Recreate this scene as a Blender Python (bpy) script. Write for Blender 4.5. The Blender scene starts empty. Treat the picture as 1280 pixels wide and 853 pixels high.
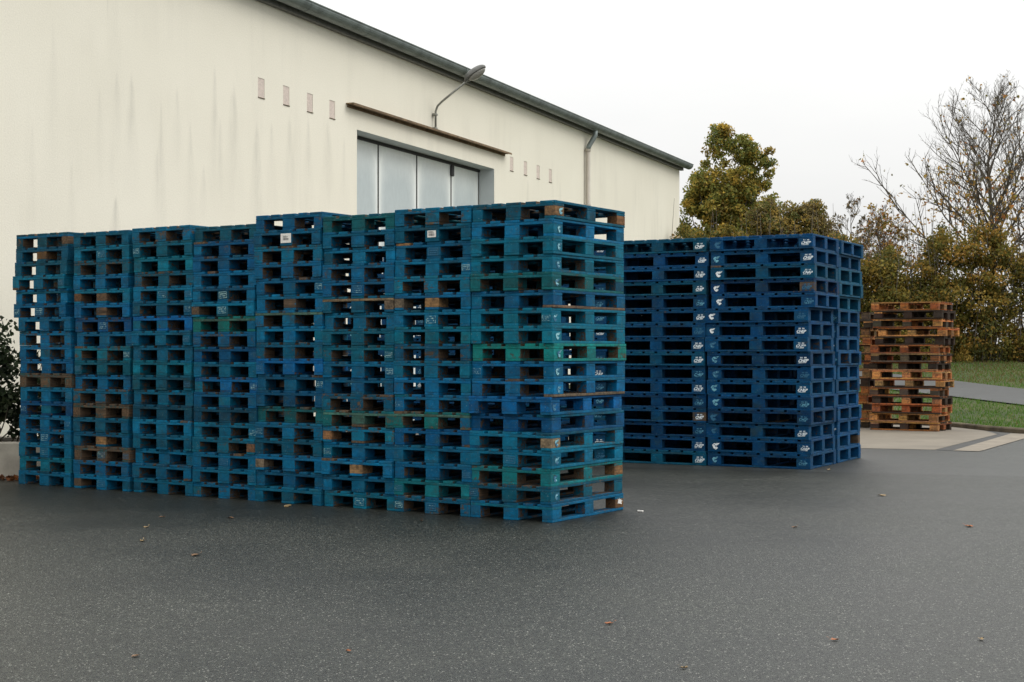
import bpy, math, random
import numpy as np
from mathutils import Vector, Matrix, Euler

R = math.radians
random.seed(7)
rng = np.random.default_rng(7)
scene = bpy.context.scene
COL = scene.collection

# ------------------------------------------------------------------ helpers
def link(o):
    COL.objects.link(o); return o

def mesh_obj(name, verts, faces, mats, parent=None, loc=(0, 0, 0), smooth=False):
    me = bpy.data.meshes.new(name)
    me.from_pydata([tuple(v) for v in verts], [], faces)
    me.update()
    for m in (mats if isinstance(mats, (list, tuple)) else [mats]):
        me.materials.append(m)
    if smooth:
        me.polygons.foreach_set('use_smooth', [True] * len(me.polygons))
    o = bpy.data.objects.new(name, me)
    o.location = loc
    if parent: o.parent = parent
    return link(o)

def empty(name, loc=(0, 0, 0), rz=0.0):
    o = bpy.data.objects.new(name, None)
    o.empty_display_size = 0.2
    o.location = loc; o.rotation_euler = (0, 0, rz)
    return link(o)

def tag(o, label=None, cat=None, group=None, kind=None):
    if label: o['label'] = label
    if cat: o['category'] = cat
    if group: o['group'] = group
    if kind: o['kind'] = kind
    return o

class MB:
    """collects shapes, builds ONE mesh object"""
    def __init__(s): s.v = []; s.f = []
    def add(s, vs, fs):
        b = len(s.v); s.v += [tuple(v) for v in vs]; s.f += [tuple(i + b for i in f) for f in fs]
    def box(s, x0, x1, y0, y1, z0, z1, bev=0.0, M=None):
        if bev <= 0:
            vs = [(x0,y0,z0),(x1,y0,z0),(x1,y1,z0),(x0,y1,z0),(x0,y0,z1),(x1,y0,z1),(x1,y1,z1),(x0,y1,z1)]
            fs = [(0,3,2,1),(4,5,6,7),(0,1,5,4),(1,2,6,5),(2,3,7,6),(3,0,4,7)]
        else:
            b = bev
            vs = []
            for z, e in ((z0,b),(z0+b,0),(z1-b,0),(z1,b)):
                xa, xb, ya, yb = x0+e, x1-e, y0+e, y1-e
                if e == 0:
                    vs += [(xa+b,ya,z),(xb-b,ya,z),(xb,ya+b,z),(xb,yb-b,z),(xb-b,yb,z),(xa+b,yb,z),(xa,yb-b,z),(xa,ya+b,z)]
                else:
                    vs += [(xa,ya,z),(xb,ya,z),(xb,ya,z),(xb,yb,z),(xb,yb,z),(xa,yb,z),(xa,yb,z),(xa,ya,z)]
            fs = []
            for k in range(3):
                for i in range(8):
                    j = (i+1) % 8
                    fs.append((k*8+i, k*8+j, (k+1)*8+j, (k+1)*8+i))
            fs.append(tuple(reversed(range(8)))); fs.append(tuple(range(24, 32)))
        if M is not None: vs = [M @ Vector(v) for v in vs]
        s.add(vs, fs)
    def tube(s, pts, rad, n=8, caps=True):
        pts = [Vector(p) for p in pts]
        if not isinstance(rad, (list, tuple)): rad = [rad] * len(pts)
        rings = []; ref = None
        for i, p in enumerate(pts):
            a = pts[max(0, i-1)]; b = pts[min(len(pts)-1, i+1)]
            t = (b - a).normalized()
            if ref is None: ref = Vector((0,0,1)) if abs(t.z) < .9 else Vector((1,0,0))
            u = t.cross(ref).normalized(); w = u.cross(t); ref = w
            rings.append([p + (u*math.cos(2*math.pi*k/n) + w*math.sin(2*math.pi*k/n))*rad[i] for k in range(n)])
        vs = [v for r in rings for v in r]; fs = []
        for i in range(len(pts)-1):
            for k in range(n):
                l = (k+1) % n
                fs.append((i*n+k, i*n+l, (i+1)*n+l, (i+1)*n+k))
        if caps:
            fs.append(tuple(reversed(range(n)))); fs.append(tuple(range((len(pts)-1)*n, len(pts)*n)))
        s.add(vs, fs)
    def build(s, name, mat, parent=None, loc=(0,0,0), smooth=False):
        return mesh_obj(name, s.v, s.f, mat, parent, loc, smooth)

# ------------------------------------------------------------------ materials
def newmat(name):
    m = bpy.data.materials.new(name); m.use_nodes = True
    nt = m.node_tree; b = nt.nodes['Principled BSDF']
    return m, nt, b
def N(nt, t, **kw):
    n = nt.nodes.new(t)
    for k, v in kw.items(): setattr(n, k, v)
    return n
def L(nt, a, b): nt.links.new(a, b)
def val(sock, v): sock.default_value = v
def mixc(nt, fac, a, b, mode='MIX'):
    n = N(nt, 'ShaderNodeMix', data_type='RGBA', blend_type=mode)
    for s, x in ((n.inputs[0], fac), (n.inputs[6], a), (n.inputs[7], b)):
        if isinstance(x, bpy.types.NodeSocket): L(nt, x, s)
        else: s.default_value = x if not isinstance(x, tuple) or len(x) == 4 else (*x, 1)
    return n.outputs[2]
def math_(nt, op, a, b=0.0, c=0.0, clamp=False):
    n = N(nt, 'ShaderNodeMath', operation=op, use_clamp=clamp)
    for s, x in zip(n.inputs, (a, b, c)):
        if isinstance(x, bpy.types.NodeSocket): L(nt, x, s)
        else: s.default_value = x
    return n.outputs[0]
def noise(nt, vec, scale, detail=4, rough=.55, out=0, dist=0.0):
    n = N(nt, 'ShaderNodeTexNoise')
    if vec is not None: L(nt, vec, n.inputs['Vector'])
    val(n.inputs['Scale'], scale); val(n.inputs['Detail'], detail); val(n.inputs['Roughness'], rough); val(n.inputs['Distortion'], dist)
    return n.outputs[out]
def ramp(nt, fac, p0, p1, c0=(0,0,0,1), c1=(1,1,1,1)):
    n = N(nt, 'ShaderNodeValToRGB'); L(nt, fac, n.inputs[0])
    e = n.color_ramp.elements; e[0].position = p0; e[1].position = p1; e[0].color = c0; e[1].color = c1
    return n.outputs[0]
def mapping(nt, src, scale=(1,1,1), rot=(0,0,0), loc=None):
    m = N(nt, 'ShaderNodeMapping'); L(nt, src, m.inputs[0])
    m.inputs['Scale'].default_value = scale; m.inputs['Rotation'].default_value = rot
    if loc is not None: L(nt, loc, m.inputs['Location'])
    return m.outputs[0]
def bump(nt, b, h, strength=.4, dist=.01):
    n = N(nt, 'ShaderNodeBump'); L(nt, h, n.inputs['Height']); val(n.inputs['Strength'], strength); val(n.inputs['Distance'], dist)
    L(nt, n.outputs[0], b.inputs['Normal'])

def simple(name, col, rough=.6, metal=0, var=.25, scale=6, bumpd=0.0):
    m, nt, b = newmat(name)
    tc = N(nt, 'ShaderNodeTexCoord')
    n1 = noise(nt, tc.outputs['Object'], scale, 6, .6)
    c = mixc(nt, ramp(nt, n1, .3, .7), tuple(x*(1-var) for x in col), tuple(min(1, x*(1+var)) for x in col))
    L(nt, c, b.inputs['Base Color']); val(b.inputs['Roughness'], rough); val(b.inputs['Metallic'], metal)
    if bumpd: bump(nt, b, noise(nt, tc.outputs['Object'], scale*12, 4), .5, bumpd)
    return m

def wood_paint_mat(name, painted=True):
    m, nt, b = newmat(name)
    tc = N(nt, 'ShaderNodeTexCoord'); oi = N(nt, 'ShaderNodeObjectInfo')
    at = N(nt, 'ShaderNodeAttribute', attribute_name='paint')
    off = N(nt, 'ShaderNodeVectorMath', operation='SCALE')
    cv = N(nt, 'ShaderNodeCombineXYZ')
    L(nt, oi.outputs['Random'], cv.inputs[0])
    L(nt, math_(nt, 'MULTIPLY', oi.outputs['Random'], 7.3), cv.inputs[1])
    L(nt, math_(nt, 'MULTIPLY', oi.outputs['Random'], 3.1), cv.inputs[2])
    L(nt, cv.outputs[0], off.inputs[0]); val(off.inputs['Scale'], 40.0)
    P = mapping(nt, tc.outputs['Object'], loc=off.outputs[0])
    # grain direction along the board's long axis kept as attribute 'grain' (0 = x, 1 = y)
    ga = N(nt, 'ShaderNodeAttribute', attribute_name='grain')
    gx = mapping(nt, P, (3, 60, 60)); gy = mapping(nt, P, (60, 3, 60))
    gv = N(nt, 'ShaderNodeMix', data_type='VECTOR'); L(nt, ga.outputs['Fac'], gv.inputs[0]); L(nt, gx, gv.inputs[4]); L(nt, gy, gv.inputs[5])
    grain = noise(nt, gv.outputs[1], 1.0, 5, .6)
    big = noise(nt, P, 5.0, 3, .6)
    fine = noise(nt, P, 26.0, 7, .68)
    if painted:
        wood = mixc(nt, ramp(nt, grain, .3, .7), (.050, .036, .025), (.17, .11, .068))
        wood = mixc(nt, ramp(nt, big, .4, .7), wood, (.055, .048, .04))
        # wear: alpha of object colour
        wear = oi.outputs['Alpha']
        comb = math_(nt, 'ADD', math_(nt, 'MULTIPLY', fine, .62), math_(nt, 'MULTIPLY', grain, .38))
        comb = math_(nt, 'ADD', comb, math_(nt, 'MULTIPLY', math_(nt, 'SUBTRACT', big, .5), .35))
        thr = math_(nt, 'SUBTRACT', math_(nt, 'ADD', math_(nt, 'MULTIPLY', wear, .42), .24), math_(nt, 'MULTIPLY', math_(nt, 'SUBTRACT', at.outputs['Fac'], 1.0), .36))
        mask = math_(nt, 'MULTIPLY', math_(nt, 'SUBTRACT', comb, thr), 14.0, clamp=True)
        tone = math_(nt, 'ADD', math_(nt, 'MULTIPLY', math_(nt, 'ADD', math_(nt, 'MULTIPLY', fine, .6), math_(nt, 'MULTIPLY', big, .4)), 2.2), -.05)
        tn = N(nt, 'ShaderNodeVectorMath', operation='SCALE'); L(nt, oi.outputs['Color'], tn.inputs[0]); L(nt, math_(nt, 'MULTIPLY', tone, .98), tn.inputs['Scale'])
        paint = mixc(nt, math_(nt, 'MULTIPLY', ramp(nt, noise(nt, P, 9, 4), .5, .8), .4), tn.outputs[0], (.022, .105, .12))
        dirt = ramp(nt, noise(nt, P, 3.2, 6, .7), .52, .75)
        paint = mixc(nt, math_(nt, 'MULTIPLY', dirt, .8), paint, (.012, .020, .021))
        # thin, half worn-through paint in soft streaks along the grain, and brighter fresh paint patches
        half = ramp(nt, noise(nt, mapping(nt, P, (1.6, 1.6, 1.6)), 6.0, 6, .72), .50, .70)
        hs2 = math_(nt, 'MULTIPLY', math_(nt, 'MULTIPLY', half, ramp(nt, grain, .3, .6)), .62)
        paint = mixc(nt, hs2, paint, (.034, .058, .056))
        fr = ramp(nt, noise(nt, mapping(nt, P, (1.1, 1.1, 2.0)), 4.2, 5, .65), .55, .68)
        br = N(nt, 'ShaderNodeVectorMath', operation='SCALE'); L(nt, tn.outputs[0], br.inputs[0]); val(br.inputs['Scale'], 1.55)
        paint = mixc(nt, math_(nt, 'MULTIPLY', fr, .65), paint, br.outputs[0])
        sm = ramp(nt, noise(nt, P, 75, 3, .6), .66, .70)
        paint = mixc(nt, math_(nt, 'MULTIPLY', sm, .45), paint, (.24, .30, .27))
        # pale scuffs
        sc = ramp(nt, noise(nt, mapping(nt, P, (9, 9, 30)), 3.0, 6, .75), .66, .72)
        paint = mixc(nt, math_(nt, 'MULTIPLY', sc, .3), paint, (.3, .38, .36))
        colr = mixc(nt, mask, wood, paint)
        L(nt, colr, b.inputs['Base Color'])
        L(nt, math_(nt, 'SUBTRACT', .88, math_(nt, 'MULTIPLY', mask, .25)), b.inputs['Roughness'])
    else:
        w2 = mixc(nt, ramp(nt, grain, .3, .7), (.45, .45, .45), (1.15, 1.1, 1.05))
        base = mixc(nt, 1.0, oi.outputs['Color'], w2, 'MULTIPLY')
        base = mixc(nt, math_(nt, 'MULTIPLY', ramp(nt, fine, .46, .66), .75), base, (.035, .030, .025))
        base = mixc(nt, math_(nt, 'MULTIPLY', ramp(nt, big, .45, .65), .5), base, (.05, .045, .04))
        L(nt, base, b.inputs['Base Color']); val(b.inputs['Roughness'], .85)
    hh = math_(nt, 'ADD', math_(nt, 'MULTIPLY', grain, .7), math_(nt, 'MULTIPLY', fine, .5))
    val(b.inputs['Specular IOR Level'], .12)
    bump(nt, b, hh, .6, .004)
    return m

M_paint = wood_paint_mat('worn_blue_paint', True)
M_wood = wood_paint_mat('bare_pallet_wood', False)

def stencil_mat():
    m, nt, b = newmat('white_stencil_paint')
    tc = N(nt, 'ShaderNodeTexCoord'); oi = N(nt, 'ShaderNodeObjectInfo')
    cv = N(nt, 'ShaderNodeCombineXYZ'); L(nt, math_(nt, 'MULTIPLY', oi.outputs['Random'], 50.), cv.inputs[0])
    P = mapping(nt, tc.outputs['Object'], loc=cv.outputs[0])
    n = math_(nt, 'ADD', math_(nt, 'MULTIPLY', noise(nt, P, 34, 5, .7), 1.5), -.25)
    thr = math_(nt, 'SUBTRACT', n, math_(nt, 'MULTIPLY', math_(nt, 'SUBTRACT', 1.0, oi.outputs['Alpha']), .62))
    mask = math_(nt, 'MULTIPLY', math_(nt, 'SUBTRACT', thr, .26), 8.0, clamp=True)
    c = mixc(nt, mask, (.02, .12, .22), oi.outputs['Color'])
    L(nt, c, b.inputs['Base Color']); val(b.inputs['Roughness'], .7)
    return m
M_stencil = stencil_mat()

def asphalt_mat():
    m, nt, b = newmat('damp_asphalt')
    g = N(nt, 'ShaderNodeNewGeometry'); P = g.outputs['Position']
    PS = mapping(nt, P, (1, .6, 1))
    vo = N(nt, 'ShaderNodeTexVoronoi'); L(nt, PS, vo.inputs['Vector']); val(vo.inputs['Scale'], 165.)
    sep = N(nt, 'ShaderNodeSeparateColor'); L(nt, vo.outputs['Color'], sep.inputs[0])
    stone = ramp(nt, sep.outputs[0], .25, 1.0)
    spark = ramp(nt, sep.outputs[1], .955, .975)
    vo2 = N(nt, 'ShaderNodeTexVoronoi'); L(nt, PS, vo2.inputs['Vector']); val(vo2.inputs['Scale'], 70.)
    s2 = N(nt, 'ShaderNodeSeparateColor'); L(nt, vo2.outputs['Color'], s2.inputs[0])
    c = mixc(nt, stone, (.0035, .0042, .0034), (.047, .053, .043))
    c = mixc(nt, math_(nt, 'MULTIPLY', ramp(nt, s2.outputs[0], .5, 1.0), .4), c, (.040, .042, .036))
    c = mixc(nt, math_(nt, 'MULTIPLY', spark, .6), c, (.30, .30, .27))
    patch = noise(nt, P, .35, 5, .6)
    c = mixc(nt, 1.0, c, ramp(nt, patch, .3, .7, (.72, .72, .72, 1), (1.15, 1.15, 1.12, 1)), 'MULTIPLY')
    st = noise(nt, mapping(nt, P, (.25, 1.3, 1), (0, 0, R(25))), 1.0, 5, .6)
    c = mixc(nt, math_(nt, 'MULTIPLY', ramp(nt, st, .55, .75), .45), c, (.016, .017, .015))
    mid = noise(nt, PS, 22, 4, .7)
    c = mixc(nt, 1.0, c, ramp(nt, mid, .32, .68, (.62, .62, .62, 1), (1.35, 1.35, 1.35, 1)), 'MULTIPLY')
    # joint between two asphalt layings: the farther one paler, a dark tar line along the joint
    sx_ = N(nt, 'ShaderNodeSeparateXYZ'); L(nt, P, sx_.inputs[0])
    dj = math_(nt, 'ADD', math_(nt, 'SUBTRACT', sx_.outputs[1], 17.99), math_(nt, 'MULTIPLY', sx_.outputs[0], .3))
    dj = math_(nt, 'ADD', dj, math_(nt, 'MULTIPLY', math_(nt, 'SUBTRACT', noise(nt, P, 1.4, 4), .5), .25))
    c = mixc(nt, math_(nt, 'MULTIPLY', math_(nt, 'MULTIPLY', dj, 6.0, clamp=True), .35), c, (.062, .066, .064))
    ln = math_(nt, 'SUBTRACT', 1.0, math_(nt, 'MULTIPLY', math_(nt, 'ABSOLUTE', dj), 9.0), clamp=True)
    c = mixc(nt, math_(nt, 'MULTIPLY', ln, .6), c, (.010, .010, .010))
    L(nt, c, b.inputs['Base Color'])
    rg = math_(nt, 'ADD', .37, math_(nt, 'MULTIPLY', ramp(nt, patch, .35, .65), .14))
    L(nt, rg, b.inputs['Roughness'])
    val(b.inputs['Specular IOR Level'], .5)
    h = math_(nt, 'ADD', math_(nt, 'MULTIPLY', vo.outputs['Distance'], -.6), math_(nt, 'MULTIPLY', noise(nt, P, 140, 3), .6))
    bump(nt, b, h, .75, .006)
    return m
M_asphalt = asphalt_mat()

def stucco_mat():
    m, nt, b = newmat('cream_render_wall')
    tc = N(nt, 'ShaderNodeTexCoord'); P = tc.outputs['Object']
    base = mixc(nt, ramp(nt, noise(nt, P, .5, 4), .3, .7), (.775, .74, .63), (.825, .79, .68))
    sx = mapping(nt, P, (1.5, 1.5, .22))
    streak = ramp(nt, noise(nt, sx, 1.1, 7, .62), .50, .80)
    lowz = N(nt, 'ShaderNodeSeparateXYZ'); L(nt, P, lowz.inputs[0])
    zone = ramp(nt, noise(nt, mapping(nt, P, (.35, .35, .5)), 1.0, 3), .38, .62)
    c = mixc(nt, math_(nt, 'MULTIPLY', math_(nt, 'MULTIPLY', streak, zone), .42), base, (.44, .42, .36))
    # sharp run-off streaks starting at one height and fading downward
    sx2 = mapping(nt, P, (3.6, 3.6, .09))
    s2 = ramp(nt, noise(nt, sx2, 1.0, 3, .5), .68, .78)
    brk = ramp(nt, noise(nt, mapping(nt, P, (1.7, 1.7, .9)), 1.0, 4), .50, .62)
    c = mixc(nt, math_(nt, 'MULTIPLY', math_(nt, 'MULTIPLY', s2, brk), .40), c, (.33, .32, .28))
    # run-off stains of their own shape: pointed at the top, widening and fading downward (x along the wall, top height, width, length, strength)
    STAINS = [(14.93, 5.62, 0.1, 3.2, 0.16), (15.85, 4.87, 0.05, 1.2, 0.18), (16.2, 5.18, 0.05, 1.0, 0.22), (16.51, 5.21, 0.09, 1.9, 0.38), (17.19, 4.92, 0.07, 2.6, 0.34), (17.1, 4.25, 0.08, 1.3, 0.25), (17.55, 5.16, 0.07, 1.3, 0.32), (18.48, 5.64, 0.08, 2.4, 0.34), (18.99, 5.47, 0.13, 2.2, 0.42), (18.63, 4.91, 0.07, 1.6, 0.3), (16.17, 3.48, 0.08, 1.0, 0.55), (19.63, 4.98, 0.12, 2.2, 0.42), (20.07, 5.04, 0.08, 1.5, 0.25), (20.6, 5.24, 0.09, 1.8, 0.3), (21.18, 5.3, 0.1, 1.8, 0.3), (21.84, 5.36, 0.12, 2.0, 0.34), (17.88, 4.72, 0.08, 1.8, 0.26), (18.22, 4.13, 0.07, 1.0, 0.3), (22.39, 5.1, 0.1, 1.6, 0.22), (30.81, 5.3, 0.1, 1.4, 0.25), (32.83, 5.46, 0.12, 1.6, 0.2), (36.97, 6.33, 0.14, 2.2, 0.16), (14.55, 4.24, 0.06, 1.6, 0.16), (15.29, 3.84, 0.06, 1.4, 0.18)]
    wob = math_(nt, 'MULTIPLY', math_(nt, 'SUBTRACT', noise(nt, mapping(nt, P, (3, 3, .7)), 1.0, 3), .5), .10)
    xw = math_(nt, 'ADD', lowz.outputs[0], wob); tot = None
    for (x0, zt, w_, l_, a_) in STAINS:
        d = math_(nt, 'MULTIPLY', math_(nt, 'SUBTRACT', zt, lowz.outputs[2]), 1.0/l_)
        inside = math_(nt, 'MULTIPLY', math_(nt, 'MULTIPLY', d, 9.0, clamp=True), math_(nt, 'SUBTRACT', 1.0, d, clamp=True))
        wid = math_(nt, 'ADD', w_*.3, math_(nt, 'MULTIPLY', math_(nt, 'MAXIMUM', d, 0.0), w_*3.4))
        ax = math_(nt, 'DIVIDE', math_(nt, 'ABSOLUTE', math_(nt, 'SUBTRACT', xw, x0)), wid)
        q = math_(nt, 'MULTIPLY', math_(nt, 'MULTIPLY', math_(nt, 'SUBTRACT', 1.0, ax, clamp=True), inside), a_*1.0)
        tot = q if tot is None else math_(nt, 'MAXIMUM', tot, q)
    tot = math_(nt, 'MULTIPLY', tot, ramp(nt, noise(nt, mapping(nt, P, (7, 7, 1.6)), 1.0, 6, .65), .25, .68))
    c = mixc(nt, tot, c, (.25, .245, .22))
    grain = noise(nt, P, 45, 6, .7)
    c = mixc(nt, 1.0, c, ramp(nt, grain, .3, .7, (.93, .93, .93, 1), (1.04, 1.04, 1.04, 1)), 'MULTIPLY')
    L(nt, c, b.inputs['Base Color']); val(b.inputs['Roughness'], .92)
    bump(nt, b, grain, .35, .012)
    return m
M_wall = stucco_mat()
M_zinc = simple('weathered_zinc', (.17, .20, .195), .5, .35, .35, 3)
M_roof = simple('roof_sheet', (.16, .16, .155), .8, 0, .2, 2)
M_reveal = simple('painted_reveal', (.50, .54, .54), .7, 0, .08, 2)
M_black = simple('dark_rubber_seal', (.02, .02, .022), .6, 0, .2, 8)
M_rust = simple('rusty_steel', (.17, .115, .065), .8, .1, .5, 7)
M_terra = simple('terracotta_vent_brick', (.64, .55, .49), .9, 0, .15, 30, .01)
M_pvc = simple('beige_plastic_pipe', (.42, .38, .32), .45, 0, .12, 4)
M_lampbody = simple('grey_lamp_housing', (.13, .13, .12), .5, .3, .3, 9)
M_lampglass = simple('lamp_lens', (.24, .235, .21), .25, 0, .25, 40)
M_arm = simple('galvanised_arm', (.26, .26, .23), .55, .5, .3, 6)
M_concrete = simple('old_concrete', (.36, .335, .285), .9, 0, .28, 3, .006)
M_pad = simple('pale_concrete_apron', (.19, .165, .13), .8, 0, .18, 1.2, .004)
M_channel = simple('pale_gutter_blocks', (.22, .19, .15), .85, 0, .2, 3, .004)
M_strip = simple('dark_joint_strip', (.045, .045, .043), .7, 0, .3, 5, .003)
M_kerb = simple('mossy_kerb', (.12, .095, .06), .9, 0, .5, 4, .01)
M_soil = simple('soil', (.06, .042, .028), .95, 0, .4, 8, .02)
M_path = simple('grey_path_asphalt', (.066, .068, .067), .7, 0, .12, 2, .004)
M_bark = simple('bark', (.085, .072, .055), .9, 0, .4, 12, .01)
M_bark2 = simple('grey_twig_bark', (.12, .105, .085), .9, 0, .4, 12, .01)
M_paper = simple('paper_label', (.72, .70, .66), .7, 0, .12, 60)
M_ink = simple('label_ink', (.06, .06, .065), .7, 0, .1, 30)

def door_mat():
    m, nt, b = newmat('fogged_door_panel')
    tc = N(nt, 'ShaderNodeTexCoord'); P = tc.outputs['Object']
    at = N(nt, 'ShaderNodeAttribute', attribute_name='panel_uv')
    n = noise(nt, P, 1.2, 5, .6)
    sep = N(nt, 'ShaderNodeSeparateXYZ'); L(nt, at.outputs['Vector'], sep.inputs[0])
    ax = math_(nt, 'ABSOLUTE', math_(nt, 'SUBTRACT', math_(nt, 'MULTIPLY', sep.outputs[0], 2.), 1.0))
    tp_ = math_(nt, 'POWER', sep.outputs[1], 16.)
    edge = math_(nt, 'ADD', math_(nt, 'ADD', math_(nt, 'POWER', ax, 6.), tp_), math_(nt, 'MULTIPLY', math_(nt, 'SUBTRACT', n, .5), .5))
    c = mixc(nt, ramp(nt, edge, .1, .8), (.47, .53, .54), (.78, .82, .80))
    fine = noise(nt, mapping(nt, P, (14, 14, 5)), 1.0, 6, .7)
    c = mixc(nt, 1.0, c, ramp(nt, fine, .3, .7, (.94,.94,.94,1), (1.05,1.05,1.05,1)), 'MULTIPLY')
    L(nt, c, b.inputs['Base Color']); val(b.inputs['Roughness'], .35)
    return m
M_door = door_mat()

def leaf_mat(name):
    m, nt, b = newmat(name)
    at = N(nt, 'ShaderNodeAttribute', attribute_name='leafcol')
    L(nt, at.outputs['Color'], b.inputs['Base Color']); val(b.inputs['Roughness'], .6)
    val(b.inputs['Specular IOR Level'], .25)
    tr = N(nt, 'ShaderNodeBsdfTranslucent'); L(nt, at.outputs['Color'], tr.inputs[0])
    mx = N(nt, 'ShaderNodeMixShader'); val(mx.inputs[0], .45)
    L(nt, b.outputs[0], mx.inputs[1]); L(nt, tr.outputs[0], mx.inputs[2])
    L(nt, mx.outputs[0], nt.nodes['Material Output'].inputs[0])
    return m
M_leaf = leaf_mat('leaves')

def grass_ground_mat():
    m, nt, b = newmat('lawn_turf')
    g = N(nt, 'ShaderNodeNewGeometry'); P = g.outputs['Position']
    n = noise(nt, P, 1.1, 6, .65)
    c = mixc(nt, ramp(nt, n, .35, .65), (.035, .055, .014), (.075, .10, .022))
    c = mixc(nt, math_(nt, 'MULTIPLY', ramp(nt, noise(nt, P, .6, 5), .5, .75), .5), c, (.13, .10, .04))
    f = noise(nt, P, 40, 5, .7)
    c = mixc(nt, 1.0, c, ramp(nt, f, .3, .7, (.6,.6,.6,1), (1.2,1.2,1.2,1)), 'MULTIPLY')
    L(nt, c, b.inputs['Base Color']); val(b.inputs['Roughness'], .95)
    bump(nt, b, f, .8, .04)
    return m
M_turf = grass_ground_mat()

# ------------------------------------------------------------------ terrain / setting
def smooth0(x, k=1.0):
    return 0.0 if x <= 0 else (x*x/(2*k) if x < k else x - k/2)
def lawn_h(x, y):
    base = .055 + .070*smooth0(y - 27.3, 1.5)
    if y > 43: base = .055 + .070*smooth0(15.7, 1.5) + .012*(y - 43)
    return base
KERB = [(-30, 33), (-6, 30.2), (4, 28.75), (7, 28.15), (7.7, 27.7), (8.09, 27.16), (8.29, 25.9), (8.60, 24.85), (9.4, 23.2), (11, 20.5), (14, 17), (22, 11), (60, -4)]
def kerb_y(x):
    for (xa, ya), (xb, yb) in zip(KERB, KERB[1:]):
        if xa <= x <= xb: return ya + (yb-ya)*(x-xa)/(xb-xa)
    return KERB[-1][1]

# big ground sheet
def grid(name, xs, ys, hf, mat, zoff=0.0):
    vs = [(x, y, hf(x, y) + zoff) for y in ys for x in xs]
    n = len(xs)
    fs = [(j*n+i, j*n+i+1, (j+1)*n+i+1, (j+1)*n+i) for j in range(len(ys)-1) for i in range(n-1)]
    return mesh_obj(name, vs, fs, mat)
xs = [-400, -150, -60, -30, -15, 0, 15, 30, 60, 150, 400]
ys = [-60, -20, 0, 10, 20, 26, 30, 34, 38, 42, 43, 48, 60, 90, 150, 300, 600]
tag(grid('ground', xs, ys, lambda x, y: (lawn_h(x, min(y, 120)) if y > 30 else 0) - .12 if y > 30 else -.12, M_turf), 'rough grassy ground reaching the horizon behind the hedge', kind='structure')
tag(mesh_obj('yard_asphalt', [(-60, -25, 0), (60, -25, 0)] + [(x, y + .02, 0) for x, y in reversed(KERB)], [tuple(range(2 + len(KERB)))], M_asphalt), 'damp dark grey asphalt yard with pale specks', kind='structure')
# lawn
samples = []
for (xa, ya), (xb, yb) in zip(KERB, KERB[1:]):
    k = max(1, int(math.hypot(xb-xa, yb-ya)/1.2))
    samples += [(xa+(xb-xa)*i/k, ya+(yb-ya)*i/k) for i in range(k)]
samples.append(KERB[-1])
vs = []; fs = []; NR = 26
for (x, y) in samples:
    for j in range(NR):
        yy = (y + .10) + (50 - y - .10)*(j/(NR-1))**1.2
        vs.append((x, yy, lawn_h(x, yy)))
for i in range(len(samples)-1):
    for j in range(NR-1):
        a = i*NR+j; fs.append((a, a+NR, a+NR+1, a+1))
tag(mesh_obj('lawn', vs, fs, M_turf, smooth=True), 'green lawn rising from the kerb to the hedge', kind='structure')
# kerb: a real small step following the polyline
mb = MB()
P2 = [Vector((x, y, 0)) for x, y in samples]
prof = [(-.0, -.05), (-.0, .062), (.02, .085), (.10, .088), (.12, .05)]
offn = []
for i, p in enumerate(P2):
    t = (P2[min(i+1, len(P2)-1)] - P2[max(i-1, 0)]).normalized(); offn.append(Vector((-t.y, t.x, 0)))
vv = [p + n*a + Vector((0, 0, h + random.uniform(-.006, .006))) for p, n in zip(P2, offn) for a, h in prof]
ff = [(i*5+j, i*5+5+j, i*5+6+j, i*5+1+j) for i in range(len(P2)-1) for j in range(4)]
tag(mesh_obj('kerb', vv, ff, M_kerb), 'low mossy kerb between the yard and the lawn', kind='structure')
# footpath crossing the lawn
def drape(name, ptsL, ptsR, z, mat, seg=14, lift=None):
    vs = []; fs = []
    A = [Vector((*p, 0)) for p in ptsL]; B = [Vector((*p, 0)) for p in ptsR]
    rows = []
    for k in range(len(A)-1):
        for s in range(seg):
            f = s/seg; rows.append((A[k].lerp(A[k+1], f), B[k].lerp(B[k+1], f)))
    rows.append((A[-1], B[-1]))
    for a, b in rows:
        for q in range(5):
            p = a.lerp(b, q/4); vs.append((p.x, p.y, (lift(p.x, p.y) if lift else 0) + z))
    for i in range(len(rows)-1):
        for q in range(4):
            c = i*5+q; fs.append((c, c+1, c+6, c+5))
    return mesh_obj(name, vs, fs, mat)
tag(drape('footpath', [(13.2, 26.2), (10.66, 30.8), (9.75, 32.5), (5.2, 40.2)], [(14.6, 29.4), (11.87, 34.3), (10.9, 36.4), (8.2, 41.6)], .03, M_path, lift=lawn_h), 'grey asphalt footpath crossing the lawn', kind='structure')
# concrete apron, dark strip, pale channel, on the yard
def sheet(name, pts, z, mat): return mesh_obj(name, [(x, y, z) for x, y in pts], [tuple(range(len(pts)))], mat)
tag(sheet('concrete_apron', [(-2.5, 22.3), (4.9, 21.15), (5.945, 20.8), (8.10, 24.7), (8.26, 25.85), (8.06, 27.1), (7.68, 27.65), (6.98, 28.1), (4, 28.70), (-2.5, 29.64)], .004, M_pad), 'pale concrete apron under the brown pallet stacks', kind='structure')
tag(sheet('joint_strip', [(5.955, 20.79), (6.13, 20.62), (8.37, 24.7), (8.30, 25.6), (8.11, 24.69)], .004, M_strip), 'dark joint strip beside the apron', kind='structure')
tag(sheet('drain_channel', [(6.14, 20.60), (6.45, 20.42), (8.62, 24.35), (8.56, 24.78), (8.40, 24.9)], .008, M_channel), 'pale drainage channel of concrete blocks across the yard', kind='structure')

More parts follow.
